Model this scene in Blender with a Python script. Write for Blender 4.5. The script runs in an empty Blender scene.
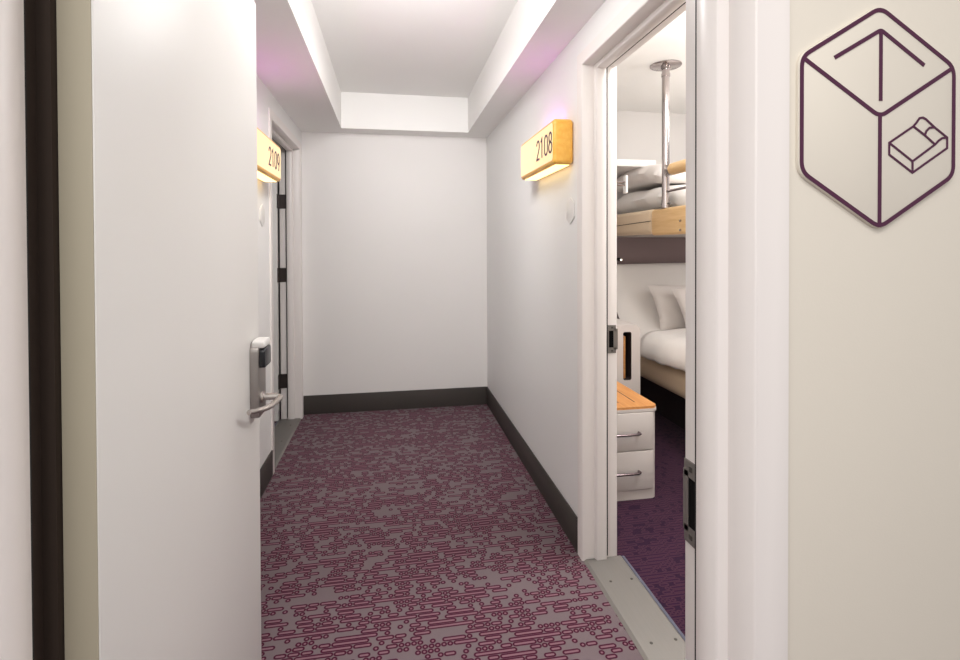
import bpy, bmesh, math, random
from mathutils import Vector, Matrix
random.seed(7)
SC = bpy.context.scene
COL = SC.collection
PI = math.pi

# ------------------------------------------------------------------ measures (metres; corridor runs along +Y)
CAM_H = 1.2945
XL, XR, YB = -0.681, 0.774, 4.118          # corridor side walls, end wall
ZS, ZT = 2.193, 2.464                      # soffit and tray ceiling
TXL, TXR, TYB, TYN = -0.366, 0.595, 3.945, 1.15
YF0, YF1 = 0.618, 0.770                    # front wall (hall side, corridor side)
FY0, FY1 = 0.610, 0.778                    # entry frame depth
EXL, EXR = -0.463, 0.482                   # entry frame rabbets
HEAD = 2.038                               # rabbet height of every frame
RY0, RY1 = 1.057, 1.978                    # right doorway rabbets
LY0, LY1 = 3.093, 4.014                    # left doorway rabbets
BBH = 0.147

# ------------------------------------------------------------------ colour and material helpers
def s2l(c):
    return c / 12.92 if c <= 0.04045 else ((c + 0.055) / 1.055) ** 2.4
def rgb(r, g, b):
    return (s2l(r / 255), s2l(g / 255), s2l(b / 255), 1.0)

class NT:
    def __init__(self, name):
        self.m = bpy.data.materials.new(name); self.m.use_nodes = True
        self.t = self.m.node_tree; self.n = self.t.nodes; self.l = self.t.links
        self.b = self.n['Principled BSDF']
    def link(self, v, sock):
        if hasattr(v, 'is_output'): self.l.new(v, sock)
        elif v is not None: sock.default_value = v
    def math(self, op, a, b=None, c=None, clamp=False):
        n = self.n.new('ShaderNodeMath'); n.operation = op; n.use_clamp = clamp
        for i, v in enumerate((a, b, c)):
            if v is not None: self.link(v, n.inputs[i])
        return n.outputs[0]
    def mix(self, f, a, b):
        n = self.n.new('ShaderNodeMix'); n.data_type = 'RGBA'
        self.link(f, n.inputs['Factor']); self.link(a, n.inputs[6]); self.link(b, n.inputs[7])
        return n.outputs[2]
    def coords(self, kind='Object'):
        return self.n.new('ShaderNodeTexCoord').outputs[kind]
    def xyz(self, v):
        n = self.n.new('ShaderNodeSeparateXYZ'); self.l.new(v, n.inputs[0]); return n.outputs
    def comb(self, x, y, z=0.0):
        n = self.n.new('ShaderNodeCombineXYZ')
        for i, v in enumerate((x, y, z)): self.link(v, n.inputs[i])
        return n.outputs[0]
    def white(self, vec):
        n = self.n.new('ShaderNodeTexWhiteNoise'); n.noise_dimensions = '3D'
        self.l.new(vec, n.inputs['Vector']); return n.outputs['Value']
    def noise(self, vec, scale, detail=3.0, rough=0.5):
        n = self.n.new('ShaderNodeTexNoise'); n.inputs['Scale'].default_value = scale
        n.inputs['Detail'].default_value = detail; n.inputs['Roughness'].default_value = rough
        if vec is not None: self.l.new(vec, n.inputs['Vector'])
        return n.outputs['Fac']
    def scale(self, vec, s):
        n = self.n.new('ShaderNodeVectorMath'); n.operation = 'MULTIPLY'
        self.l.new(vec, n.inputs[0]); n.inputs[1].default_value = s; return n.outputs[0]
    def bump(self, h, strength=0.2, dist=0.002):
        n = self.n.new('ShaderNodeBump'); n.inputs['Strength'].default_value = strength
        n.inputs['Distance'].default_value = dist; self.l.new(h, n.inputs['Height'])
        self.l.new(n.outputs[0], self.b.inputs['Normal'])
    def set(self, color=None, rough=0.5, metal=0.0, spec=0.5, coat=None, sheen=None):
        if color is not None: self.link(color, self.b.inputs['Base Color'])
        self.link(rough, self.b.inputs['Roughness'])
        self.b.inputs['Metallic'].default_value = metal
        self.b.inputs['Specular IOR Level'].default_value = spec
        if coat: self.b.inputs['Coat Weight'].default_value = coat
        if sheen: self.b.inputs['Sheen Weight'].default_value = sheen
        return self

def paint(name, c, rough=0.55, tex=0.12, spec=0.35, grain=260):
    """painted wall / metal: a whisper of tone change and roller texture"""
    t = NT(name); co = t.coords()
    n = t.noise(co, 1.7, 3)
    c2 = tuple(v * 0.955 for v in c[:3]) + (1,)
    t.set(t.mix(n, c2, c), rough, spec=spec)
    if tex: t.bump(t.noise(co, grain, 2), tex, 0.0006)
    return t.m

def plain(name, c, rough=0.5, metal=0.0, spec=0.5, coat=None, var=0.06, sc=30):
    t = NT(name); n = t.noise(t.coords(), sc, 2)
    c2 = tuple(v * (1 - var) for v in c[:3]) + (1,)
    t.set(t.mix(n, c2, c), rough, metal, spec, coat); return t.m

def brushed(name, c, rough=0.3, axis=2):
    t = NT(name); s = [220, 220, 220]; s[axis] = 6
    n = t.noise(t.scale(t.coords(), s), 1.0, 2)
    t.set(t.mix(n, tuple(v * .82 for v in c[:3]) + (1,), c), t.math('MULTIPLY_ADD', n, 0.15, rough), 1.0)
    return t.m

def glow(name, c, strength, base=None):
    t = NT(name); t.set(base or c, 0.4)
    n = t.noise(t.coords(), 4, 1)
    t.link(t.mix(n, tuple(v * .93 for v in c[:3]) + (1,), c), t.b.inputs['Emission Color'])
    t.b.inputs['Emission Strength'].default_value = strength
    return t.m

def wood(name, c1, c2, axis=1, rough=0.45):
    t = NT(name); s = [38, 38, 38]; s[axis] = 3.0
    co = t.scale(t.coords(), s)
    n = t.noise(co, 1.0, 5, 0.62); f = t.math('MULTIPLY_ADD', n, 2.4, -0.7, clamp=True)
    t.set(t.mix(f, c1, c2), rough); t.bump(n, 0.1, 0.0006); return t.m

def fabric(name, c, rough=0.9, grain=900, var=0.05, strength=0.15, sheen=0.15):
    t = NT(name); co = t.coords()
    n = t.noise(co, 6, 3); g = t.noise(co, grain, 2)
    t.set(t.mix(n, tuple(v * (1 - var) for v in c[:3]) + (1,), c), rough, spec=0.15, sheen=sheen)
    t.bump(g, strength, 0.001); return t.m

def carpet(name, bg, bg2, line, inner, pitch=0.0204, lw=0.155, join=0.66, empty=0.17, single=0.10):
    """woven carpet with rows of outlined capsules and small rings of random length"""
    t = NT(name); M = t.math
    co = t.coords(); o = t.xyz(co); x, y = o[0], o[1]
    v = M('DIVIDE', y, pitch); j = M('FLOOR', v); fy = M('SUBTRACT', M('SUBTRACT', v, j), 0.5)
    ph = t.white(t.comb(j, 3.7, 1.3))
    u = M('ADD', M('DIVIDE', x, pitch), M('MULTIPLY', ph, 9.0)); i = M('FLOOR', u)
    fx = M('SUBTRACT', M('SUBTRACT', u, i), 0.5)
    def emp(k):      # bare ground in small blocks
        a = t.white(t.comb(M('FLOOR', M('DIVIDE', k, 3.0)), M('FLOOR', M('DIVIDE', j, 2.0)), 11.5))
        b = t.white(t.comb(k, j, 21.5))
        return M('MAXIMUM', M('LESS_THAN', a, empty), M('LESS_THAN', b, single))
    e0, ep, em = emp(i), emp(M('ADD', i, 1.0)), emp(M('SUBTRACT', i, 1.0))
    jn = lambda k: M('LESS_THAN', t.white(t.comb(k, j, 5.5)), M('MULTIPLY_ADD', M('LESS_THAN', t.white(t.comb(M('FLOOR', M('DIVIDE', k, 6.0)), j, 31.5)), join), 0.42, 0.43))
    n0 = M('SUBTRACT', 1.0, e0)
    jr = M('MULTIPLY', M('MULTIPLY', jn(i), n0), M('SUBTRACT', 1.0, ep))
    jl = M('MULTIPLY', M('MULTIPLY', jn(M('SUBTRACT', i, 1.0)), n0), M('SUBTRACT', 1.0, em))
    dr = M('MULTIPLY', M('MAXIMUM', fx, 0.0), M('SUBTRACT', 1.0, jr))
    dl = M('MULTIPLY', M('MAXIMUM', M('MULTIPLY', fx, -1.0), 0.0), M('SUBTRACT', 1.0, jl))
    dx = M('ADD', dr, dl)
    d = M('SUBTRACT', M('SQRT', M('ADD', M('MULTIPLY', dx, dx), M('MULTIPLY', fy, fy))), 0.335)
    wob = M('MULTIPLY_ADD', t.noise(co, 420, 2), 0.09, -0.045)
    ad = M('ABSOLUTE', M('ADD', d, wob))
    mr = t.n.new('ShaderNodeMapRange'); mr.interpolation_type = 'SMOOTHSTEP'
    t.l.new(ad, mr.inputs['Value'])
    for k, val in (('From Min', lw * .55), ('From Max', lw * 1.35), ('To Min', 1.0), ('To Max', 0.0)):
        mr.inputs[k].default_value = val
    ring = M('MULTIPLY', mr.outputs[0], n0)
    ins = M('MULTIPLY', M('LESS_THAN', d, 0.0), n0)
    fib = t.noise(t.scale(co, (1500, 700, 1)), 1.0, 2); wear = t.noise(co, 2.2, 3)
    base = t.mix(t.math('MULTIPLY_ADD', fib, 0.7, t.math('MULTIPLY', wear, 0.3), clamp=True), bg2, bg)
    base = t.mix(M('MULTIPLY', ins, 0.55), base, inner)
    lc = t.mix(M('MULTIPLY_ADD', fib, 0.8, 0.1, clamp=True), line, tuple(q * .6 for q in line[:3]) + (1,))
    t.set(t.mix(ring, base, lc), 0.95, spec=0.1, sheen=0.1)
    t.bump(M('ADD', fib, M('MULTIPLY', ring, 0.4)), 0.25, 0.002)
    return t.m

M = {}
M['wall'] = paint('corridor wall paint', rgb(230, 229, 228), 0.5, 0.1)
M['wallend'] = paint('end wall paint', rgb(230, 227, 225), 0.6, 0.1)
M['hallwall'] = paint('hall wallcovering', rgb(222, 215, 203), 0.6, 0.2, grain=420)
M['ceil'] = paint('ceiling paint', rgb(242, 241, 239), 0.8, 0.08)
M['frame'] = paint('frame enamel', rgb(230, 224, 221), 0.35, 0.0)
M['door'] = paint('door laminate', rgb(222, 220, 217), 0.42, 0.06)
M['dooredge'] = paint('door edge band', rgb(168, 160, 141), 0.5, 0.0)
M['rubber'] = plain('dark rubber', rgb(70, 65, 62), 0.55, spec=0.3, sc=5)
M['seal'] = plain('black seal', rgb(48, 45, 45), 0.8, spec=0.2)
M['pocket'] = plain('dark pocket', rgb(14, 13, 13), 0.9, spec=0.1)
M['bronze'] = plain('dark bronze', rgb(60, 50, 44), 0.75, 0.0, spec=0.15)  # dark tone of the strip that fills the entry door's hinge gap
M['hinge'] = plain('hinge bronze', rgb(72, 64, 62), 0.45, 0.6)
M['black'] = plain('black plastic', rgb(24, 25, 30), 0.25)
M['nickel'] = brushed('satin nickel', rgb(196, 190, 186), 0.32)
M['lockface'] = brushed('satin steel', rgb(170, 164, 160), 0.36)
M['steel'] = brushed('strike steel', rgb(150, 145, 141), 0.5)
M['alu'] = brushed('threshold aluminium', rgb(162, 159, 155), 0.5, axis=1)
M['strip'] = plain('grey blue strip', rgb(92, 95, 112), 0.6)
M['screw'] = plain('screw metal', rgb(95, 92, 88), 0.4, 0.8)
M['chrome'] = plain('polished chrome', rgb(180, 172, 171), 0.14, 1.0, var=0.02)
M['darkchrome'] = plain('darkened chrome', rgb(140, 128, 132), 0.2, 1.0, var=0.02)  # chrome with its dark reflections put into the base colour
M['carpet'] = carpet('corridor carpet', rgb(124, 109, 113), rgb(96, 84, 88), rgb(74, 6, 42), rgb(138, 92, 108), join=0.5, empty=0.14, single=0.2)
M['roomcarpet'] = carpet('room carpet', rgb(44, 15, 46), rgb(33, 11, 36), rgb(76, 42, 62), rgb(44, 15, 46), join=0.6, empty=0.02)
M['amber'] = wood('amber wood', rgb(252, 200, 98), rgb(238, 172, 68), 1, 0.35)
M['face'] = glow('lit sign face', rgb(255, 226, 172), 0.42, rgb(232, 206, 160))
M['under'] = glow('warm light strip', rgb(255, 222, 150), 2.2)
M['pink'] = glow('pink light strip', rgb(226, 110, 240), 6.5)
M['plum'] = plain('plum print', rgb(76, 28, 60), 0.5)
M['signpanel'] = plain('sign panel', rgb(220, 213, 201), 0.45, sc=4, var=0.03)
M['whiteplate'] = plain('white plate', rgb(224, 222, 219), 0.5)
M['bedwhite'] = fabric('white cotton', rgb(238, 234, 230))
M['pillow'] = fabric('pillow cotton', rgb(232, 226, 222))
M['tan'] = fabric('tan upholstery', rgb(206, 184, 156), 0.7, 500)
M['bedlow'] = plain('dark plinth', rgb(44, 34, 36), 0.7, sc=8)
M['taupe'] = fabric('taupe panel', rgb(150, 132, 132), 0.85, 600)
M['railwood'] = wood('pale rail wood', rgb(226, 192, 142), rgb(204, 164, 112), 1, 0.4)
M['slatwood'] = wood('orange oak', rgb(216, 158, 96), rgb(188, 124, 66), 1, 0.45)
M['cabinet'] = paint('cabinet lacquer', rgb(208, 201, 197), 0.4, 0.0)
M['bunkpaint'] = paint('bunk paint', rgb(178, 170, 166), 0.6, 0.0)
M['shelf'] = paint('white shelf lacquer', rgb(246, 243, 240), 0.4, 0.0)
M['lampglow'] = glow('reading lamp glow', rgb(255, 236, 214), 3.0)
M['roomwall'] = paint('room wall paint', rgb(214, 212, 212), 0.6, 0.06)
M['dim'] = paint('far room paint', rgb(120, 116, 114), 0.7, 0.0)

# ------------------------------------------------------------------ mesh helpers
def merge(dst, src):
    me = bpy.data.meshes.new('tmp'); src.to_mesh(me); dst.from_mesh(me); bpy.data.meshes.remove(me); src.free()

def box(bm, lo, hi, bev=0.0, seg=2, edges=None):
    b = bmesh.new(); bmesh.ops.create_cube(b, size=1.0)
    c = [(lo[k] + hi[k]) / 2 for k in range(3)]; d = [abs(hi[k] - lo[k]) for k in range(3)]
    for v in b.verts: v.co = Vector((c[k] + v.co[k] * d[k] for k in range(3)))
    if bev:
        es = [e for e in b.edges if edges is None or edges(*[v.co for v in e.verts])]
        bmesh.ops.bevel(b, geom=es, offset=bev, segments=seg, profile=0.5, affect='EDGES')
    merge(bm, b)

def tube(bm, pts, r, n=16, cap=True):
    pts = [Vector(p) for p in pts]; rs = r if isinstance(r, (list, tuple)) else [r] * len(pts)
    b = bmesh.new(); rings = []; up = None
    for k, p in enumerate(pts):
        t = (pts[min(k + 1, len(pts) - 1)] - pts[max(k - 1, 0)]).normalized()
        if up is None:
            up = t.orthogonal().normalized()
        up = (up - t * up.dot(t)).normalized(); sd = t.cross(up)
        rings.append([b.verts.new(p + rs[k] * (math.cos(a) * up + math.sin(a) * sd)) for a in [2 * PI * q / n for q in range(n)]])
    for a, c in zip(rings, rings[1:]):
        for q in range(n): b.faces.new((a[q], a[(q + 1) % n], c[(q + 1) % n], c[q]))
    if cap:
        b.faces.new(list(reversed(rings[0]))); b.faces.new(rings[-1])
    merge(bm, b)

def smooth_path(pts, n=6):
    """Catmull-Rom through the points"""
    P = [Vector(p) for p in pts]; out = []
    Q = [2 * P[0] - P[1]] + P + [2 * P[-1] - P[-2]]
    for k in range(1, len(Q) - 2):
        a, b, c, d = Q[k - 1:k + 3]
        for s in range(n):
            t = s / n
            out.append(0.5 * ((2 * b) + (c - a) * t + (2 * a - 5 * b + 4 * c - d) * t * t + (3 * b - a - 3 * c + d) * t ** 3))
    return out + [P[-1]]

def lathe(bm, prof, origin, n=32):
    """prof: (radius, z) from bottom to top"""
    b = bmesh.new(); rings = []
    for r, z in prof:
        rings.append([b.verts.new((origin[0] + r * math.cos(2 * PI * q / n), origin[1] + r * math.sin(2 * PI * q / n), origin[2] + z)) for q in range(n)])
    for a, c in zip(rings, rings[1:]):
        for q in range(n): b.faces.new((a[q], a[(q + 1) % n], c[(q + 1) % n], c[q]))
    b.faces.new(list(reversed(rings[0]))); b.faces.new(rings[-1]); merge(bm, b)

def prism(bm, poly, org, ud, vd, nd, n0, n1, bev=0.0):
    """polygon in (u, v), extruded along nd from n0 to n1"""
    org, ud, vd, nd = map(Vector, (org, ud, vd, nd)); b = bmesh.new()
    a = [b.verts.new(org + u * ud + v * vd + n0 * nd) for u, v in poly]
    c = [b.verts.new(org + u * ud + v * vd + n1 * nd) for u, v in poly]
    b.faces.new(a); f1 = b.faces.new(list(reversed(c)))
    for k in range(len(poly)):
        b.faces.new((a[k], c[k], c[(k + 1) % len(poly)], a[(k + 1) % len(poly)]))
    bmesh.ops.recalc_face_normals(b, faces=b.faces)
    if bev: bmesh.ops.bevel(b, geom=list(f1.edges), offset=bev, segments=2, profile=.5, affect='EDGES')
    merge(bm, b)

def stroke(bm, pts, w, org, ud, vd, nd, n0, n1, closed=False):
    """flat printed line of width w along (u, v) points"""
    org, ud, vd, nd = map(Vector, (org, ud, vd, nd)); P = [Vector((p[0], p[1])) for p in pts]
    n = len(P); b = bmesh.new(); L = []
    for k in range(n):
        p = P[k]
        a = P[k - 1] if (k or closed) else None; c = P[(k + 1) % n] if (k < n - 1 or closed) else None
        d1 = (p - a).normalized() if a is not None else None; d2 = (c - p).normalized() if c is not None else None
        if d1 is None: d1 = d2
        if d2 is None: d2 = d1
        n1_ = Vector((-d1.y, d1.x)); n2_ = Vector((-d2.y, d2.x)); m = n1_ + n2_
        m = m / max(m.length_squared, 0.6) * 2 * (w / 2)
        if m.length > w * 1.2: m = m.normalized() * w * 1.2
        q = [p + m, p - m]
        L.append([b.verts.new(org + z.x * ud + z.y * vd + h * nd) for z in q for h in (n0, n1)])
    r = range(n) if closed else range(n - 1)
    for k in r:
        A, B = L[k], L[(k + 1) % n]
        for q0, q1 in ((0, 1), (1, 3), (3, 2), (2, 0)): b.faces.new((A[q0], A[q1], B[q1], B[q0]))
    if not closed:
        for A in (L[0], L[-1]): b.faces.new((A[0], A[1], A[3], A[2]))
    bmesh.ops.recalc_face_normals(b, faces=b.faces); merge(bm, b)

def obj(name, bm, mat, parent=None, smooth=35):
    bmesh.ops.recalc_face_normals(bm, faces=bm.faces) if smooth == -1 else None
    me = bpy.data.meshes.new(name); bm.to_mesh(me); bm.free()
    me.materials.append(M[mat] if isinstance(mat, str) else mat)
    if smooth:
        me.polygons.foreach_set('use_smooth', [True] * len(me.polygons))
        me.set_sharp_from_angle(angle=math.radians(abs(smooth)))
    o = bpy.data.objects.new(name, me); COL.objects.link(o)
    if parent is not None:
        o.parent = parent; o.matrix_parent_inverse = parent.matrix_world.inverted() if False else Matrix.Translation(-parent.location)
    return o

def tag(o, label, cat, group=None, kind=None):
    o['label'] = label; o['category'] = cat
    if group: o['group'] = group
    if kind: o['kind'] = kind
    return o

def thing(name, loc, label, cat, group=None, kind=None):
    o = bpy.data.objects.new(name, None); o.empty_display_size = 0.05; o.location = loc; COL.objects.link(o)
    return tag(o, label, cat, group, kind)

B = bmesh.new
def boxes(*bs):
    bm = B()
    for b in bs: box(bm, *b)
    return bm

# ------------------------------------------------------------------ the shell
HX0, HX1, HY0 = -1.9, 2.6, -1.6             # hall in front of the doorway
RX0, RX1, RYN = 0.912, 3.35, 0.78           # guest room behind the right wall
S = 'structure'
bm = boxes(((HX0, HY0, -.05), (RX0 - .13, YB + .02, 0)), ((RX0 - .13, HY0, -.05), (HX1, YF1, 0)))
tag(obj('floor', bm, 'carpet', smooth=0), 'grey carpet patterned with magenta capsule outlines along the corridor', 'floor', kind=S)
bm = boxes(((RX0 - .126, YF1 + .001, -.05), (RX1 + .1, YB + .1, -.0005)))
tag(obj('floor_room', bm, 'roomcarpet', smooth=0), 'dark purple carpet of the guest room beyond the right doorway', 'floor', kind=S)

bm = boxes(((XL - .02, YB, 0), (RX1 + .1, YB + .12, 2.6)))
tag(obj('wall_back', bm, 'wallend', smooth=0), 'plain off-white wall closing the far end of the corridor', 'wall', kind=S)
g = 0.022
bm = boxes(((XR, YF1, 0), (RX0, RY0 - g, 2.6)), ((XR, RY1 + g, 0), (RX0, YB, 2.6)), ((XR, RY0 - g, HEAD + g), (RX0, RY1 + g, 2.6)))
tag(obj('wall_right', bm, 'wall', smooth=0), 'off-white corridor wall carrying the lit 2108 sign', 'wall', kind=S)
LX0 = XL - .139
bm = boxes(((LX0, YF1, 0), (XL, LY0 - g, 2.6)), ((LX0, LY1 + g, 0), (XL, YB, 2.6)), ((LX0, LY0 - g, HEAD + g), (XL, LY1 + g, 2.6)))
tag(obj('wall_left', bm, 'wall', smooth=0), 'off-white corridor wall behind the open entry door', 'wall', kind=S)
bm = boxes(((HX0, YF0, 0), (EXL - g, YF1, 2.6)), ((EXR + g, YF0, 0), (HX1, YF1, 2.6)), ((EXL - g, YF0, HEAD + g), (EXR + g, YF1, 2.6)))
tag(obj('wall_front', bm, 'hallwall', smooth=0), 'warm beige hall wall beside the entry frame, holding the hexagon sign', 'wall', kind=S)

bm = boxes(((LX0, YF1, ZS), (TXL, YB, 2.62)), ((TXR, YF1, ZS), (XR, YB, 2.62)),
           ((TXL, TYB, ZS), (TXR, YB, 2.62)), ((TXL, YF1, ZS), (TXR, TYN, 2.62)), ((TXL, TYN, ZT), (TXR, TYB, 2.62)))
tag(obj('ceiling', bm, 'ceil', smooth=0), 'white corridor ceiling with a recessed rectangular tray', 'ceiling', kind=S)
bm = boxes(((RX0, YF1, ZT), (RX1 + .1, YB, 2.62)))
tag(obj('ceiling_room', bm, 'ceil', smooth=0), 'white guest room ceiling seen above the chrome pole', 'ceiling', kind=S)
bm = boxes(((HX0, HY0, 2.5), (HX1, YF0, 2.6)))
tag(obj('ceiling_hall', bm, 'ceil', smooth=0), 'white ceiling of the hall on the near side of the entry frame', 'ceiling', kind=S)
bm = boxes(((RX1, YF1, 0), (RX1 + .1, YB, 2.6)))
tag(obj('wall_room', bm, 'roomwall', smooth=0), 'pale wall on the far side of the guest room', 'wall', kind=S)
# the small dark room behind the left doorway
bm = boxes(((-2.3, 2.7, -.05), (LX0 + .075, 4.3, -.001)))
tag(obj('floor_left_room', bm, 'roomcarpet', smooth=0), 'dark carpet inside the left doorway', 'floor', kind=S)
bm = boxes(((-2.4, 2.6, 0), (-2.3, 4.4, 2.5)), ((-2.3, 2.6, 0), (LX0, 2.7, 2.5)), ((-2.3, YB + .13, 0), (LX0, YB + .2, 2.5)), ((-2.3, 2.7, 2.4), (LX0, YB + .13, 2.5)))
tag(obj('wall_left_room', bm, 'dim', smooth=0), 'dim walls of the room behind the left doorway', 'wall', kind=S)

def bboard(name, lo, hi, label, top_axis=None):
    bm = B(); box(bm, lo, hi, .003, 2)
    return tag(obj(name, bm, 'rubber'), label, 'baseboard', kind=S)
bboard('baseboard_back', (XL + .0005, YB - .009, 0), (XR - .0095, YB - .0005, BBH), 'dark grey rubber baseboard across the end wall')
bboard('baseboard_right', (XR - .009, RY1 + .0515, 0), (XR - .0005, YB - .0005, BBH), 'dark grey rubber baseboard under the 2108 sign')
bboard('baseboard_left', (XL + .0005, YF1 + .01, 0), (XL + .009, LY0 - .0515, BBH), 'dark grey rubber baseboard between entry door and left doorway')
bboard('baseboard_front', (EXR + .0515, YF0 - .009, 0), (HX1, YF0 - .0005, BBH), 'dark grey rubber baseboard below the hexagon sign')

# ------------------------------------------------------------------ steel door frames: one profile swept up, over and down
def frame(name, axis, face, sgn, a0, a1, T, label, n_stop=(.056, .114), room='frame'):
    """axis 'y': opening runs along y in a wall of constant x (sgn: direction from face into the wall); 'x' likewise."""
    k0, k1 = n_stop
    prof = [(.051, 0), (.004, 0), (.0, .004), (0, k0), (-.013, k0 + .003), (-.016, k0 + .006), (-.016, k1 - .004), (-.013, k1), (0, k1 + .001),
            (0, T - .003), (.003, T), (.051, T), (.051, T - .0085), (.0215, T - .0085), (.0215, .0085), (.051, .0085)]
    bm = B(); rows = []
    def P(a, n, z):
        return (a, face + sgn * n, z) if axis == 'x' else (face + sgn * n, a, z)
    path = lambda s: [(a0 - s, 0.0005), (a0 - s, HEAD + s), (a1 + s, HEAD + s), (a1 + s, 0.0005)]
    for s, n in prof: rows.append([bm.verts.new(P(a, n, z)) for a, z in path(s)])
    m = len(prof)
    for i in range(m):
        A, C = rows[i], rows[(i + 1) % m]
        for q in range(3): bm.faces.new((A[q], A[q + 1], C[q + 1], C[q]))
    for q in (0, 3): bm.faces.new([r[q] for r in rows])
    bmesh.ops.recalc_face_normals(bm, faces=bm.faces)
    fr = tag(obj(name, bm, 'frame', smooth=50), label, 'door frame', kind=S)
    # dark rubber seal tucked behind the stop, up, over and down
    bm = B(); n0, n1 = k1 + .0012, k1 + .005
    for a in ((a0 - .0005, a0 + .0125), (a1 - .0125, a1 + .0005)):
        lo, hi = P(a[0], n0, .02), P(a[1], n1, HEAD - .013)
        box(bm, [min(p, q) for p, q in zip(lo, hi)], [max(p, q) for p, q in zip(lo, hi)])
    lo, hi = P(a0 + .0, n0, HEAD - .0125), P(a1 - .0, n1, HEAD + .0005)
    box(bm, [min(p, q) for p, q in zip(lo, hi)], [max(p, q) for p, q in zip(lo, hi)])
    obj('door_seal', bm, 'seal', fr)['label'] = 'black rubber door seal'
    return fr

entry = frame('trim_1', 'x', FY0, 1, EXL, EXR, FY1 - FY0, 'large off-white steel frame around the entry in the foreground')
rframe = frame('trim_2', 'y', XR - .008, 1, RY0, RY1, .154, 'off-white steel door frame of room 2108 on the right', (.054, .102))
lframe = frame('trim_3', 'y', XL + .008, -1, LY0, LY1, .154, 'off-white steel door frame of room 2109 beside the end wall', (.054, .102))

def strike(parent, axis, face, out, a0, a1, z0, z1, lip):
    """strike plate with a keyhole-cut bolt pocket, on a rabbet face; `out` is the free direction"""
    def P(d, a, z): return (a, face + out * d, z) if axis == 'y' else (face + out * d, a, z)
    bm = B(); mid = (a0 + a1) / 2; w = abs(a1 - a0); s = 1 if a1 > a0 else -1
    def bx(d0, d1, p, q, zz0, zz1, bev=0):
        lo, hi = P(d0, p, zz0), P(d1, q, zz1)
        box(bm, [min(u, v) for u, v in zip(lo, hi)], [max(u, v) for u, v in zip(lo, hi)], bev)
    h = z1 - z0
    bx(.0, .0024, a0, a1, z0, z0 + h * .2); bx(.0, .0024, a0, a1, z1 - h * .2, z1)
    bx(.0, .0024, a0 + s * w * .7, a1 + s * lip, z0 + h * .13, z1 - h * .13)
    bx(.0, .0024, a0, a0 + s * w * .12, z0 + h * .2, z1 - h * .2)
    o = obj('strike_plate', bm, 'steel', parent, 0); o['label'] = 'steel strike plate with dark bolt pocket'
    bm = B(); bx(.0, .0008, a0 + s * w * .12, a0 + s * w * .7, z0 + h * .2, z1 - h * .2)
    obj('bolt_pocket', bm, 'pocket', o, 0)
    for zz in (z0 + h * .09, z1 - h * .09):
        bm = B(); bx(.0024, .0034, mid - .004, mid + .004, zz - .004, zz + .004, .001)
        obj('screw', bm, 'screw', o)
strike(entry, 'x', EXR, -1, .737, .775, .806, .942, .003)
strike(rframe, 'y', RY1, -1, .879, .914, .855, .971, .008)

# ------------------------------------------------------------------ entry door, open into the corridor
DX0, DX1, DY0, DY1 = -.442, -.398, .7725, 1.632
door = thing('door_1', (DX1, DY0, 0), 'off-white entry door standing open, with lever handle and card lock', 'door', kind=S)
bm = boxes(((DX0, DY0 + .0015, .01), (DX1, DY1, 2.03), .0025, 2))
obj('door_leaf', bm, 'door', door)
bm = boxes(((DX0 + .001, DY0, .012), (DX1 - .002, DY0 + .0016, 2.028)))
obj('hinge_edge', bm, 'dooredge', door, 0)['label'] = 'grey-beige door edge'
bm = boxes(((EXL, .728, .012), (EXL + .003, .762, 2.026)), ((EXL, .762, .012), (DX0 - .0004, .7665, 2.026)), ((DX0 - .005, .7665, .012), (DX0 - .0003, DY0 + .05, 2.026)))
obj('hinge_gap_strip', bm, 'bronze', door)['label'] = 'full-height dark strip added in the hinge gap'  # added strip that keeps the gap beside the door dark
# lock
LYa, LYb = 1.528, 1.612
lx = DX1 + .024
bm = B()
def arch(y0, y1, z0, z1, r0, r1, n=8):
    p = []
    for (cy, cz, r, a0) in ((y1 - r1, z1 - r1, r1, 0), (y0 + r1, z1 - r1, r1, 90), (y0 + r0, z0 + r0, r0, 180), (y1 - r0, z0 + r0, r0, 270)):
        for k in range(n + 1):
            a = math.radians(a0 + 90 * k / n); p.append((cy + r * math.cos(a), cz + r * math.sin(a)))
    return p
prism(bm, arch(LYa, LYb, .808, 1.026, .016, .030), (0, 0, 0), (0, 1, 0), (0, 0, 1), (1, 0, 0), DX1, lx, .004)
lock = obj('lock_housing', bm, 'lockface', door); lock['label'] = 'satin steel lock housing'
bm = B(); prism(bm, arch(LYa + .006, LYb - .004, .952, 1.008, .006, .012), (0, 0, 0), (0, 1, 0), (0, 0, 1), (1, 0, 0), lx, lx + .016, .003)
obj('card_reader', bm, 'black', lock)['label'] = 'black card reader window'
bm = B(); prism(bm, arch(LYa + .004, LYb - .002, 1.0085, 1.030, .006, .010), (0, 0, 0), (0, 1, 0), (0, 0, 1), (1, 0, 0), DX1 + .006, lx + .014, .004)
obj('reader_cap', bm, 'whiteplate', lock)['label'] = 'pale rounded reader cap'
bm = B()
tube(bm, [(lx, 1.562, .862), (lx + .006, 1.562, .862), (lx + .006, 1.562, .862), (lx + .007, 1.562, .862)], [.0165, .0165, .0165, .0125], 20)
tube(bm, [(lx + .006, 1.562, .862), (lx + .045, 1.562, .862)], .0098, 18)
tube(bm, smooth_path([(lx + .036, 1.562, .862), (lx + .050, 1.558, .860), (lx + .050, 1.540, .858), (lx + .038, 1.487, .855), (lx + .020, 1.447, .858), (lx + .005, 1.405, .866)], 7),
     [.0085] * 14 + [.0075] * 15 + [.0066] * 7, 16)
obj('lever_handle', bm, 'nickel', door)['label'] = 'satin nickel lever handle'

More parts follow.
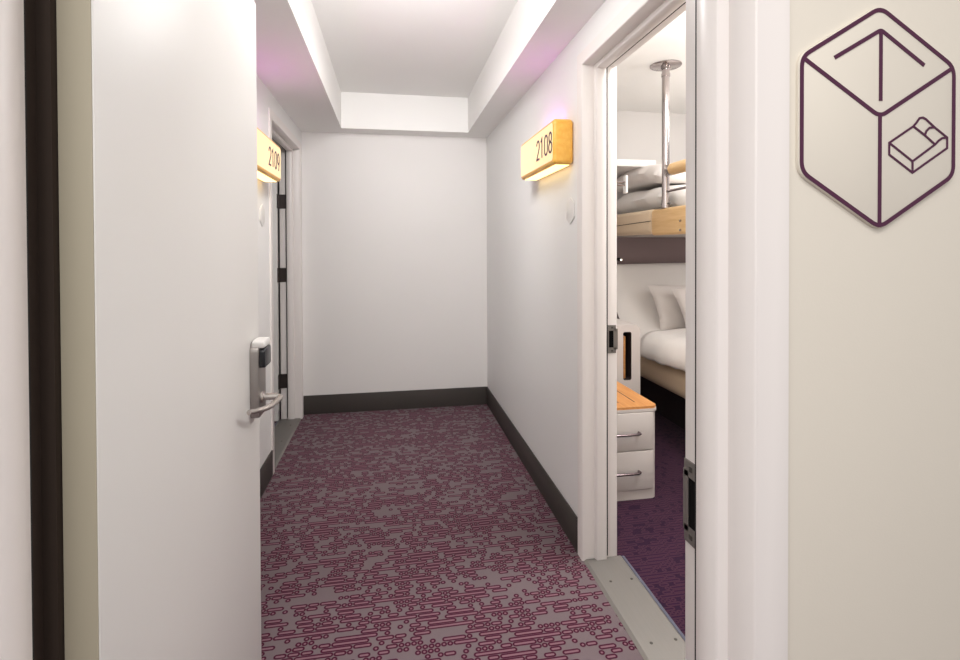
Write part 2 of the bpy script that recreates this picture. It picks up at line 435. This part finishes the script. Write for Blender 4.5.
# the door of 2109, swung open into its own room
door2 = thing('door_2', (LX0 - .012, 3.998, 0), 'off-white door of room 2109 swung open inside the left doorway', 'door', kind=S)
bm = boxes(((-1.75, 3.962, .01), (-.836, 4.006, 2.03), .002))
obj('door_leaf', bm, 'door', door2)
for z in (.242, 1.04, 1.59):
    bm = boxes(((-.827, 4.0095, z), (-.777, 4.0138, z + .106)), ((-.836, 3.970, z), (-.833, 4.0, z + .106)))
    tube(bm, [(-.833, 4.008, z), (-.833, 4.008, z + .106)], .0058, 12)
    obj('hinge', bm, 'hinge', door2)['label'] = 'dark bronze hinge'

# ------------------------------------------------------------------ thresholds
def threshold(name, x0, x1, y0, y1, label, room_side):
    bm = B()
    s = 1 if x1 > x0 else -1
    prof = [(x0, 0.0008), (x0 + s * .012, .0075), (x1 - s * .006, .0075), (x1, .004), (x1, .0008)]
    prism(bm, [(p, q) for p, q in prof], (0, 0, 0), (1, 0, 0), (0, 0, 1), (0, 1, 0), y0, y1)
    o = tag(obj(name, bm, 'alu', smooth=20), label, 'threshold', kind=S)
    bm = boxes(((min(x1, x1 + s * .012), y0, .0002), (max(x1, x1 + s * .012), y1, .0055), .002))
    obj('edge_strip', bm, 'strip', o)['label'] = 'blue-grey carpet edge strip'
    for yy in (y1 - .148, y1 - .458, y1 - .768):
        for xx in (x0 + s * .052, x0 + s * .138):
            bm = B(); lathe(bm, [(.0055, 0), (.0055, .0006), (.003, .0012)], (xx, yy, .0075), 14)
            obj('screw', bm, 'screw', o)
    return o
threshold('trim_4', .772, .938, RY0 + .001, RY1 - .001, 'brushed aluminium threshold plate with screws under the right doorway', 1)
threshold('trim_5', -.679, -.838, LY0 + .001, LY1 - .001, 'brushed aluminium threshold plate under the left doorway', -1)

# ------------------------------------------------------------------ lit number signs
def arcpts(cx, cy, rx, ry, a0, a1, n=18):
    return [(cx + rx * math.cos(math.radians(a0 + (a1 - a0) * k / n)), cy + ry * math.sin(math.radians(a0 + (a1 - a0) * k / n))) for k in range(n + 1)]
DIG = {'2': [(arcpts(.5, 1.46, .46, .5, 175, -20, 20) + [(.88, 1.1), (.05, .04), (.98, .04)], False)],
       '1': [([(.12, 1.66), (.52, 1.96), (.52, 0)], False)],
       '0': [(arcpts(.5, 1.46, .45, .5, 0, 180) + arcpts(.5, .54, .45, .5, 180, 360), True)],
       '8': [(arcpts(.5, 1.5, .4, .46, -90, 270, 28)[:-1], True), (arcpts(.5, .54, .47, .5, 90, 450, 28)[:-1], True)],
       '9': [(arcpts(.5, 1.36, .45, .6, 0, 360, 28)[:-1], True), ([(.95, 1.36), (.93, 1.0), (.82, .55), (.62, 0)], False)]}
def room_sign(xw, sgn, y0, y1, text, ystart, udir, label):
    """xw: wall surface, sgn: direction out of the wall"""
    z0, z1, dep = 1.652, 1.845, .092
    xo = xw + sgn * dep
    t = thing('room_number_sign', (xw, (y0 + y1) / 2, z0), label, 'sign', 'lit room number signs')
    X = lambda d: xw + sgn * d
    bm = B(); box(bm, (min(X(.001), X(dep)), y0, z0), (max(X(.001), X(dep)), y1, z1), .017, 5)
    obj('wood_case', bm, 'amber', t)
    bm = B(); prism(bm, arch(y0 + .013, y1 - .013, z0 + .016, z1 - .016, .012, .012), (0, 0, 0), (0, 1, 0), (0, 0, 1), (sgn, 0, 0), sgn * X(dep - .006) if False else 0, .0012)
    for v in bm.verts: v.co.x = X(dep - .0004) + v.co.x
    fp = obj('lit_face', bm, 'face', t, 30); fp['label'] = 'cream backlit face'
    h, w, pitch = .089, .046, .0625
    for k, ch in enumerate(text):
        bm = B()
        for pts, closed in DIG[ch]:
            stroke(bm, [(p * w, q * h / 2) for p, q in pts], .0086, (X(dep + .0008), ystart + udir * pitch * k, 1.704), (0, udir, 0), (0, 0, 1), (sgn, 0, 0), 0, .0016, closed)
        obj('digit', bm, 'plum', fp, 30)['label'] = 'plum digit ' + ch
    bm = boxes(((min(X(.012), X(dep - .018)), y0 + .03, z0 - .0025), (max(X(.012), X(dep - .018)), y1 - .03, z0 + .001), .001))
    obj('light_strip', bm, 'under', t)['label'] = 'warm light strip under the case'
    bm = boxes(((min(X(.02), X(.06)), y0 + .12, z1 - .0005), (max(X(.02), X(.06)), y1 - .12, z1 + .003), .001))
    obj('top_light_strip', bm, 'pink', t)['label'] = 'pink light strip along the top'
room_sign(XR, -1, 2.085, 2.648, '2108', 2.336, -1, 'glowing amber wood sign reading 2108 on the right wall')
room_sign(XL, 1, 2.352, 2.914, '2109', 2.628, 1, 'glowing amber wood sign reading 2109, half hidden by the open door')

def hexpts(cx, cy, hw, hh, q, r, n=6):
    """pointy hexagon with rounded corners; q is half the upright side"""
    V = [Vector(p) for p in ((cx, cy + hh), (cx + hw, cy + q), (cx + hw, cy - q), (cx, cy - hh), (cx - hw, cy - q), (cx - hw, cy + q))]
    out = []
    for k in range(6):
        a, p, c = V[k - 1], V[k], V[(k + 1) % 6]
        s, e = p + (a - p).normalized() * r, p + (c - p).normalized() * r
        for i in range(n + 1):
            t = i / n; out.append(tuple(s * (1 - t) ** 2 + p * 2 * t * (1 - t) + e * t * t))
    return out
def hex_plate(xw, sgn, yc, zc, label):
    bm = B(); prism(bm, hexpts(yc, zc, .052, .06, .03, .004), (xw, 0, 0), (0, 1, 0), (0, 0, 1), (sgn, 0, 0), 0.0005, .0042, .001)
    tag(obj('hexagon_sign_plate', bm, 'whiteplate'), label, 'plate', 'hexagon plates beside the doors')
hex_plate(XR, -1, 2.128, 1.454, 'small white hexagon plate below the 2108 sign')
hex_plate(XL, 1, 2.875, 1.47, 'small white hexagon plate below the 2109 sign')

# ------------------------------------------------------------------ hexagon wayfinding sign on the hall wall
t = thing('hexagon_sign', (.674, YF0, 1.32), 'large beige hexagon sign with plum cube, arrow and bed pictogram', 'sign')
yp = .6125; O, UD, VD, ND = (0, yp, 0), (1, 0, 0), (0, 0, 1), (0, -1, 0)
cx, cz = .6797, 1.4752; K = .6125 / .606
q_ = lambda p: (p[0] * K, (p[1] - CAM_H) * K + CAM_H)
bm = B(); prism(bm, hexpts(cx, cz, .1300, .1590, .0805, .016), (0, YF0 - .0005, 0), UD, VD, ND, 0, YF0 - yp - .0005, .0015)
panel = obj('panel', bm, 'signpanel', t)
def line(name, strokes, w, parent):
    bm = B()
    for k, (pts, closed) in enumerate(strokes): stroke(bm, pts, w, O, UD, VD, ND, 0.0002 + k * .00003, .0009 + k * .00003, closed)
    return obj(name, bm, 'plum', parent, 0)
def rounded(pts, r=.007):
    out = [pts[0]]
    for a, p, c in zip(pts, pts[1:], pts[2:]):
        a, p, c = Vector(a), Vector(p), Vector(c)
        s, e = p + (a - p).normalized() * r, p + (c - p).normalized() * r
        out += [tuple(s * (1 - q) ** 2 + p * 2 * q * (1 - q) + e * q * q) for q in [i / 5 for i in range(6)]]
    return out + [pts[-1]]
line('cube_outline', [(hexpts(cx, cz, .1258, .1548, .0785, .014), True),
                      (rounded([(cx - .1245, cz + .0775), (cx, cz + .0015), (cx + .1245, cz + .0775)], .012), False),
                      ([(cx, cz + .006), (cx, cz - .1545)], False)], .0058, panel)
line('arrow', [(rounded([q_((.599, 1.5525)), q_((.6735, 1.5955)), q_((.746, 1.5505))], .005), False), ([q_((.6735, 1.594)), q_((.6735, 1.497))], False)], .0056, panel)
a, b, c_, d, e, f, gq, h, i, j, k = ((.688, 1.439), (.688, 1.4225), (.727, 1.398), (.727, 1.414), (.786, 1.4345), (.786, 1.4495), (.744, 1.4765), (.728, 1.4635), (.765, 1.439), (.7475, 1.4515), (.764, 1.4635))
a, b, c_, d, e, f, gq, h, i, j, k = map(q_, (a, b, c_, d, e, f, gq, h, i, j, k))
line('bed_pictogram', [([a, h, q_((.733, 1.4685)), q_((.7385, 1.4755)), gq, q_((.749, 1.4745)), k, f, e, c_, b], True), ([a, d, i], False), ([d, c_], False), ([h, j, i], False),
                       ([j, q_((.750, 1.4575)), q_((.7555, 1.4625)), k], False), ([i, q_((.771, 1.4445)), q_((.777, 1.4485)), f], False)], .0030, panel)

# ------------------------------------------------------------------ guest room: bedside cabinet
t = thing('bedside_cabinet', (1.14, 2.70, 0), 'low off-white two-drawer cabinet with slatted wood top, inside the right doorway', 'cabinet')
cx0, cx1, cy0, cy1 = .925, 1.345, 2.405, 2.97
vert = lambda p, q: abs(p.z - q.z) > .01 and p.x > 1.2 and p.y < 2.6
bm = B(); box(bm, (cx0, cy0 + .012, 0), (cx1, cy1, .452), .035, 5, vert); obj('body', bm, 'cabinet', t)
bm = B(); box(bm, (cx0, cy0 + .004, .452), (cx1 + .004, cy1, .466), .036, 5, vert); obj('top_edge', bm, 'cabinet', t)
bm = B(); box(bm, (cx0, cy0 + .006, .466), (cx1 + .002, cy1, .478), .036, 5, vert)
wt = obj('wood_top', bm, 'slatwood', t); wt['label'] = 'orange oak top with dark grooves'
for xg, y0, y1 in ((1.00, 2.52, 2.9), (1.08, 2.50, 2.92), (1.165, 2.49, 2.92), (1.255, 2.49, 2.92)):
    bm = boxes(((xg - .0025, y0, .4779), (xg + .0025, y1, .4786))); obj('groove', bm, 'bedlow', wt, 0)
fr = lambda p, q: abs(p.z - q.z) > .01 and p.x > 1.2 and p.y < 2.41
for z0, z1 in ((.056, .252), (.258, .448)):
    bm = B(); box(bm, (cx0 + .004, cy0, z0), (cx1 - .028, cy0 + .0125, z1), .004, 2)
    dr = obj('drawer', bm, 'cabinet', t)
    zc = .348 if z0 > .2 else .150
    bm = B(); tube(bm, smooth_path([(1.08, cy0, zc), (1.08, cy0 - .018, zc), (1.10, cy0 - .026, zc), (1.16, cy0 - .028, zc), (1.215, cy0 - .026, zc), (1.235, cy0 - .018, zc), (1.235, cy0, zc)], 5), .0068, 12)
    obj('handle', bm, 'darkchrome', dr)['label'] = 'darkened chrome bar handle'

# storage unit with slot
t = thing('storage_unit', (1.3, 3.2, 0), 'narrow white storage unit with a tall dark slot, behind the bedside cabinet', 'cabinet')
ux0, ux1, uy0, uy1, uz = 1.02, 1.552, 3.0, 3.46, .80
sx0, sx1, sz0, sz1 = 1.436, 1.492, .452, .757
bm = B()
out = arch(ux0, ux1, 0.0, uz, .001, .001, 1); hole = arch(sx0, sx1, sz0, sz1, .012, .012, 5)
F = [bm.verts.new((p, uy0, q)) for p, q in [(ux0, 0), (ux1, 0), (ux1, uz - .03), (ux1 - .02, uz), (ux0, uz)]]
Hh = [bm.verts.new((p, uy0, q)) for p, q in hole]
es = [bm.edges.new((F[n], F[(n + 1) % len(F)])) for n in range(len(F))] + [bm.edges.new((Hh[n], Hh[(n + 1) % len(Hh)])) for n in range(len(Hh))]
bmesh.ops.triangle_fill(bm, use_beauty=True, edges=es)
Bk = [bm.verts.new((v.co.x, uy1, v.co.z)) for v in F]
for n in range(5): bm.faces.new((F[n], F[(n + 1) % 5], Bk[(n + 1) % 5], Bk[n]))
bm.faces.new(Bk)
bmesh.ops.recalc_face_normals(bm, faces=bm.faces)
unit = obj('body', bm, 'cabinet', t, 30)
bm = B(); Ha = [bm.verts.new((p, uy0 + .0002, q)) for p, q in hole]; Hb = [bm.verts.new((p, uy0 + .16, q)) for p, q in hole]
for n in range(len(hole)): bm.faces.new((Ha[n], Ha[(n + 1) % len(hole)], Hb[(n + 1) % len(hole)], Hb[n]))
bm.faces.new(Hb)
obj('slot', bm, 'bedlow', t, 40)['label'] = 'dark slot'
bm = boxes(((1.450, 3.03, .4535), (1.468, 3.085, .725), .006, 3))
tag(obj('wooden_slat', bm, 'slatwood'), 'orange-brown wooden slat standing in the dark slot of the storage unit', 'slat')
bm = B()
tube(bm, smooth_path([(1.36, 3.12, uz + .003), (1.352, 3.13, .86), (1.35, 3.14, .93), (1.36, 3.15, .985)], 6), .004, 10)
box(bm, (1.33, 3.09, uz + .0005), (1.39, 3.15, uz + .006), .002)
tag(obj('wire_stand', bm, 'chrome'), 'thin chrome wire stand on top of the white storage unit', 'stand')

# ------------------------------------------------------------------ beds
def loft(bm, prof, x0, x1, th, bulge=.03, nx=18, wr=0.0, seed=0, rc=.10):
    """soft slab: prof is a list of (y, z) along its top; rounded sides in x; th thick"""
    rnd = random.Random(seed); ph = [(rnd.uniform(3, 9), rnd.uniform(3, 9), rnd.uniform(0, 6)) for _ in range(5)]
    P = smooth_path([(0, a, b) for a, b in prof], 6)
    b = bmesh.new(); rows = []
    for q, p in enumerate(P):
        tn = (P[min(q + 1, len(P) - 1)] - P[max(q - 1, 0)]).normalized(); nr = Vector((0, -tn.z, tn.y))
        ed = min(q, len(P) - 1 - q) / 4.0; fe = math.sqrt(max(0, 1 - (1 - min(1, ed)) ** 2)) * .75 + .25
        ring = []
        for side in (1, -1):
            for s in range(nx + 1):
                u = s / nx if side == 1 else 1 - s / nx
                x = x0 + (x1 - x0) * u; dd = min(u, 1 - u) * (x1 - x0)
                ro = math.sqrt(max(0.0, 1 - (1 - min(1, dd / rc)) ** 2))
                hgt = th * .5 * ro * fe
                w = sum(math.sin(fx * x * 2 + fy * p.y * 2 + o) for fx, fy, o in ph) * wr * ro if side == 1 else 0
                c = p - nr * th * .5
                ring.append(c + nr * (side * hgt + w + (bulge * ro * math.sin(PI * u) if side == 1 else 0)) + Vector((x, 0, 0)))
        rows.append([b.verts.new(v) for v in ring])
    n = len(rows[0])
    for A, C in zip(rows, rows[1:]):
        for s in range(n): b.faces.new((A[s], A[(s + 1) % n], C[(s + 1) % n], C[s]))
    b.faces.new(rows[0]); b.faces.new(list(reversed(rows[-1])))
    bmesh.ops.remove_doubles(b, verts=b.verts, dist=.0004)
    bmesh.ops.recalc_face_normals(b, faces=b.faces); merge(bm, b)

def cushion(name, w, h, th, loc, rot, mat, label, cat, group=None, seed=1, sub=22):
    rnd = random.Random(seed); ph = [(rnd.uniform(6, 16), rnd.uniform(6, 16), rnd.uniform(0, 6)) for _ in range(4)]
    bm = B(); top, bot = [], []
    for side, L in ((1, top), (-1, bot)):
        for r in range(sub + 1):
            for s in range(sub + 1):
                u, v = s / sub * 2 - 1, r / sub * 2 - 1
                pin = 1 - .07 * (1 - abs(u) ** 2) * abs(v) ** 6; pin2 = 1 - .07 * (1 - abs(v) ** 2) * abs(u) ** 6
                z = th * .5 * ((1 - abs(u) ** 3.2) * (1 - abs(v) ** 3.2)) ** .55
                wr = sum(math.sin(a * u * .5 + b_ * v * .5 + c) for a, b_, c in ph) * .004 * (z / th * 2)
                L.append((u * w / 2 * pin2, v * h / 2 * pin, side * z + wr))
    for L in (top, bot):
        vs = [bm.verts.new(p) for p in L]; n = sub + 1
        for r in range(sub):
            for s in range(sub):
                q = (vs[r * n + s], vs[r * n + s + 1], vs[(r + 1) * n + s + 1], vs[(r + 1) * n + s])
                bm.faces.new(q if L is top else tuple(reversed(q)))
    bmesh.ops.remove_doubles(bm, verts=bm.verts, dist=.0005)
    bmesh.ops.recalc_face_normals(bm, faces=bm.faces)
    bm.transform(Matrix.Translation(loc) @ Matrix.Rotation(rot[2], 4, 'Z') @ Matrix.Rotation(rot[1], 4, 'Y') @ Matrix.Rotation(rot[0], 4, 'X'))
    return tag(obj(name, bm, mat, None, 80), label, cat, group)

bx0, bx1 = 1.785, 3.25
t = thing('double_bed', (2.55, 3.1, 0), 'white double bed with raised head and tan base under the upper bunk', 'bed')
bm = B(); box(bm, (bx0, 1.95, .325), (bx1, 4.07, .505), .07, 6); obj('bed_base', bm, 'tan', t)['label'] = 'tan upholstered base'
bm = boxes(((bx0 + .25, 2.3, 0), (bx1 - .1, 4.03, .3255))); obj('plinth', bm, 'bedlow', t, 0)['label'] = 'dark recessed plinth'
bm = B(); loft(bm, [(1.97, .63), (2.5, .635), (3.2, .635), (3.44, .64), (3.62, .70), (3.79, .87), (3.91, 1.06), (3.97, 1.17)], bx0 - .02, bx1, .13, .02, 24, rc=.13)
obj('mattress', bm, 'bedwhite', t, 80)['label'] = 'white mattress raised at the head'
# the duvet lies over the flat part and hangs a little over the sides
bm = B(); rows = []
for q in range(29):
    yy = 1.93 + (3.38 - 1.93) * q / 28; lift = .018 * math.sin(PI * min(1, q / 28)) + .004 * math.sin(q * 1.9); row = []
    sec = [(bx0 - .030, .518), (bx0 - .036, .55), (bx0 - .030, .59), (bx0 - .008, .640), (bx0 + .05, .672)] + [(bx0 + .05 + (bx1 - bx0 - .1) * n / 14, .672 + .012 * math.sin(PI * n / 14)) for n in range(1, 14)] + [(bx1 - .05, .672), (bx1 + .008, .640), (bx1 + .034, .59), (bx1 + .04, .54)]
    for n, (xx, zz) in enumerate(smooth_path([(p, 0, z_) for p, z_ in sec], 2) and [(v.x, v.z) for v in smooth_path([(p, 0, z_) for p, z_ in sec], 2)]):
        wv = .004 * math.sin(xx * 9 + yy * 6) + .003 * math.sin(xx * 4 - yy * 13)
        row.append(bm.verts.new((xx - (0.004 * math.sin(yy * 17) if n < 8 else 0), yy, zz + wv + lift)))
    rows.append(row)
for A, C_ in zip(rows, rows[1:]):
    for n in range(len(A) - 1): bm.faces.new((A[n], A[n + 1], C_[n + 1], C_[n]))
bmesh.ops.recalc_face_normals(bm, faces=bm.faces)
du = tag(obj('duvet', bm, 'bedwhite', None, 80), 'smooth white duvet covering the double bed', 'duvet')
so = du.modifiers.new('thickness', 'SOLIDIFY'); so.thickness = .016; so.offset = 1
if sum(p.normal.z for p in du.data.polygons) < 0: so.offset = -1
cushion('bed_pillow', .60, .40, .10, (2.285, 3.62, .825), (math.radians(60), 0, 0), 'pillow', 'white pillow leaning on the raised bed head, nearest the storage unit', 'pillow', 'pillows on the double bed', 3)
cushion('bed_pillow', .58, .40, .10, (2.385, 3.462, .822), (math.radians(54), 0, 0), 'pillow', 'white pillow in front of the other, partly hidden by the door frame', 'pillow', 'pillows on the double bed', 5)
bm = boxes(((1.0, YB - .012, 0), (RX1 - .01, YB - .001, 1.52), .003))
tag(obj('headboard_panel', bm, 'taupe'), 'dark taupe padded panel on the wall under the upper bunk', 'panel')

t = thing('upper_bunk', (2.4, 3.1, 1.37), 'upper bunk with pale wood side rail above the double bed', 'bunk bed')
rx0, rx1 = 1.725, 1.765
bm = B(); box(bm, (rx0, 2.05, 1.370), (rx1, 3.185, 1.545), .0185, 5); obj('side_rail', bm, 'railwood', t)['label'] = 'pale wood side rail'
bm = B(); box(bm, (rx0 + .001, 3.187, 1.380), (rx1 + .03, 4.10, 1.55), .034, 6)
obj('side_bumper', bm, 'tan', t)['label'] = 'beige upholstered side bumper'
bm = B(); tube(bm, smooth_path([(rx0 + .001, 3.19, 1.468), (rx0 - .0005, 3.5, 1.462), (rx0 + .0005, 3.8, 1.455), (rx0 + .001, 4.1, 1.452)], 5), .0022, 8)
obj('seam', bm, 'bedlow', t)
bm = boxes(((rx1 + .031, 2.06, 1.375), (3.34, 4.10, 1.43))); obj('deck', bm, 'bunkpaint', t, 0)
bm = B(); box(bm, (rx1 + .035, 2.08, 1.43), (3.33, 4.10, 1.488), .02, 3); obj('bunk_mattress', bm, 'bedwhite', t)
bm = B(); tube(bm, [(1.745, 2.1, 1.783), (1.745, 2.948, 1.783)], .038, 20); obj('guard_rail', bm, 'railwood', t)['label'] = 'round pale wood guard rail'
for z in (1.650,):
    bm = B(); tube(bm, [(1.745, 2.1, z), (1.745, 3.006, z)], .0085, 12); obj('guard_bar', bm, 'chrome', t)
for (yy, zz) in ((2.825, 1.452), (2.825, 1.395), (3.985, 1.382), (3.985, 1.405)):
    bm = B(); tube(bm, [(rx0 + .002, yy, zz), (rx0 - .008, yy, zz)], .007, 12); obj('bolt', bm, 'chrome', t)

t = thing('bunk_pole', (1.745, 3.033, 1.546), 'polished chrome pole from room ceiling down to the bunk rail', 'pole')
bm = B(); lathe(bm, [(.024, 1.5455 - 1.5455), (.024, ZT - .012 - 1.5455)], (1.745, 3.033, 1.5455), 28); obj('tube', bm, 'chrome', t)
bm = B(); lathe(bm, [(.098, -.001), (.098, -.006), (.094, -.009), (.03, -.012), (.03, -.03)][::-1], (1.745, 3.033, ZT), 40); obj('ceiling_flange', bm, 'chrome', t)
bm = B(); lathe(bm, [(.0275, 0), (.0275, .018)], (1.745, 3.033, ZT - .075), 24); obj('collar', bm, 'chrome', t)
bm = B(); lathe(bm, [(.0275, 0), (.0275, .05)], (1.745, 3.033, 1.5458), 24); obj('collar', bm, 'chrome', t)
for zz in (1.783,):
    bm = B(); box(bm, (1.72, 2.952, zz - .035), (1.77, 3.012, zz + .035), .006, 2); obj('rail_clamp', bm, 'chrome', t)
for yy in (-1, 1):
    bm = B(); tube(bm, [(1.745, 3.033 + yy * .028, 1.572), (1.745, 3.033 + yy * .05, 1.572)], .006, 10); obj('bolt', bm, 'screw', t)

bm = B(); loft(bm, [(2.15, 1.635), (2.6, 1.635), (2.95, 1.64), (3.12, 1.70), (3.4, 1.715), (3.7, 1.71), (4.08, 1.70)], 1.800, 3.25, .145, .03, 26, .005, 11, rc=.10)
tag(obj('bunk_duvet', bm, 'bedwhite', None, 80), 'crumpled white duvet on the upper bunk', 'duvet')
bm = B(); loft(bm, [(3.20, 1.845), (3.4, 1.885), (3.62, 1.895), (3.9, 1.888), (4.07, 1.87)], 1.785, 2.75, .130, .012, 22, .006, 21, rc=.11)
tag(obj('folded_duvet', bm, 'pillow', None, 80), 'folded white bedding piled on the upper bunk duvet under the shelf', 'bedding')
bm = boxes(((1.0, 3.5, 1.886), (1.936, YB - .001, 1.937), .004))
tag(obj('wall_shelf', bm, 'shelf'), 'bright white shelf above the head of the upper bunk', 'shelf')
t = thing('wall_lamp', (RX0, 3.3, 1.72), 'small white lamp block on a chrome arm below the shelf', 'lamp')
bm = boxes(((1.597, 3.29, 1.665), (1.612, 3.34, 1.79), .004)); obj('lamp_block', bm, 'shelf', t)
bm = B(); tube(bm, [(RX0 + .001, 3.31, 1.742), (1.5975, 3.31, 1.742)], .009, 12); tube(bm, [(RX0 + .001, 3.31, 1.722), (1.5975, 3.31, 1.722)], .007, 12); obj('lamp_arm', bm, 'chrome', t)
t = thing('reading_lamp', (1.86, YB - .045, 1.17), 'tiny reading lamp on the dark panel above the bed head', 'lamp')
bm = B(); tube(bm, [(1.905, YB - .04, 1.19), (1.905, YB - .1, 1.185)], .014, 16); obj('lamp_body', bm, 'black', t)
bm = B(); tube(bm, [(1.905, YB - .1002, 1.185), (1.905, YB - .104, 1.185)], .0075, 16); obj('lamp_lens', bm, 'lampglow', t)

# ------------------------------------------------------------------ light
def area(name, loc, size, energy, col, rot=(0, 0, 0), shape='RECTANGLE'):
    l = bpy.data.lights.new(name, 'AREA'); l.shape = shape; l.size, l.size_y = size; l.energy = energy; l.color = col
    o = bpy.data.objects.new(name, l); o.location = loc; o.rotation_euler = rot; COL.objects.link(o); return o
def point(name, loc, r, energy, col):
    l = bpy.data.lights.new(name, 'POINT'); l.shadow_soft_size = r; l.energy = energy; l.color = col
    o = bpy.data.objects.new(name, l); o.location = loc; COL.objects.link(o); return o
def spot(name, loc, aim, deg, energy, col):
    l = bpy.data.lights.new(name, 'SPOT'); l.spot_size = math.radians(deg); l.spot_blend = 1; l.shadow_soft_size = .18; l.energy = energy; l.color = col
    o = bpy.data.objects.new(name, l); o.location = loc; o.rotation_euler = (Vector(aim) - Vector(loc)).to_track_quat('-Z', 'Y').to_euler(); COL.objects.link(o); return o
area('hall_ceiling_light', (-.25, -.45, 2.47), (2.0, .8), 30, (1, .975, .95))
area('hall_fill_light', (-.7, -1.5, 1.9), (1.6, 1.0), 18, (1, .99, .975), (math.radians(94), 0, math.radians(-20)))  # unseen fill added behind the camera; no window stands there
point('corridor_ceiling_lamp', (.09, 1.60, 2.17), .16, 12, (1, .99, .975))
spot('end_wall_fill', (.08, 1.90, 2.30), (.06, YB, .75), 104, 86, (1, .99, .975))  # added spot without a fixture, lifts the end wall
spot('tray_fill', (.11, 1.45, 2.02), (.11, 2.7, 2.464), 70, 44, (1, .99, .975))  # unseen spot added to brighten the tray ceiling
area('room_ceiling_light', (1.7, 1.7, 2.45), (.9, .9), 27, (1, .975, .955))
area('bunk_underside_fill', (2.75, 2.9, 1.366), (.7, .9), 6.5, (1, .96, .93))  # fill added below the bunk deck to brighten the bed
point('room_far_fill', (2.55, 2.75, 2.25), .12, 8, (1, .98, .965))  # extra hidden fill added for the upper room walls and bunk
point('room_upper_fill', (1.62, 1.95, 2.12), .12, 18, (1, .975, .955))  # second added fill, out of view, for the bunk bedding
w = bpy.data.worlds.new('hall ambient fill'); SC.world = w; w.use_nodes = True  # even ambient fill entering from the unbuilt hall side, no daylight source
bg = w.node_tree.nodes['Background']; bg.inputs[0].default_value = (1.0, .97, .945, 1); bg.inputs[1].default_value = 0.42

# ------------------------------------------------------------------ camera
f_px, cy, yaw, pit, rol = 508.57, 253.1, .1721, .0112, -.0037
F = Vector((math.sin(yaw) * math.cos(pit), math.cos(yaw) * math.cos(pit), -math.sin(pit)))
R = Vector((math.cos(yaw), -math.sin(yaw), 0)); U = R.cross(F)
R2 = math.cos(rol) * R + math.sin(rol) * U; U2 = -math.sin(rol) * R + math.cos(rol) * U
cam = bpy.data.cameras.new('camera'); co = bpy.data.objects.new('camera', cam); COL.objects.link(co)
co.matrix_world = Matrix(((R2.x, U2.x, -F.x, 0), (R2.y, U2.y, -F.y, 0), (R2.z, U2.z, -F.z, CAM_H), (0, 0, 0, 1)))
cam.sensor_fit = 'HORIZONTAL'; cam.sensor_width = 36; cam.lens = f_px / 960 * 36
cam.shift_x = 0; cam.shift_y = -(330 - cy) / 960
cam.clip_start = .02
SC.camera = co

SC.view_settings.view_transform = 'Standard'; SC.view_settings.look = 'None'
SC.view_settings.gamma = 1; SC.view_settings.use_curve_mapping = False; SC.view_settings.exposure = 0.14
SC.cycles.max_bounces = 10; SC.cycles.diffuse_bounces = 6; SC.cycles.use_denoising = True
SC.cycles.caustics_reflective = False; SC.cycles.sample_clamp_indirect = 6
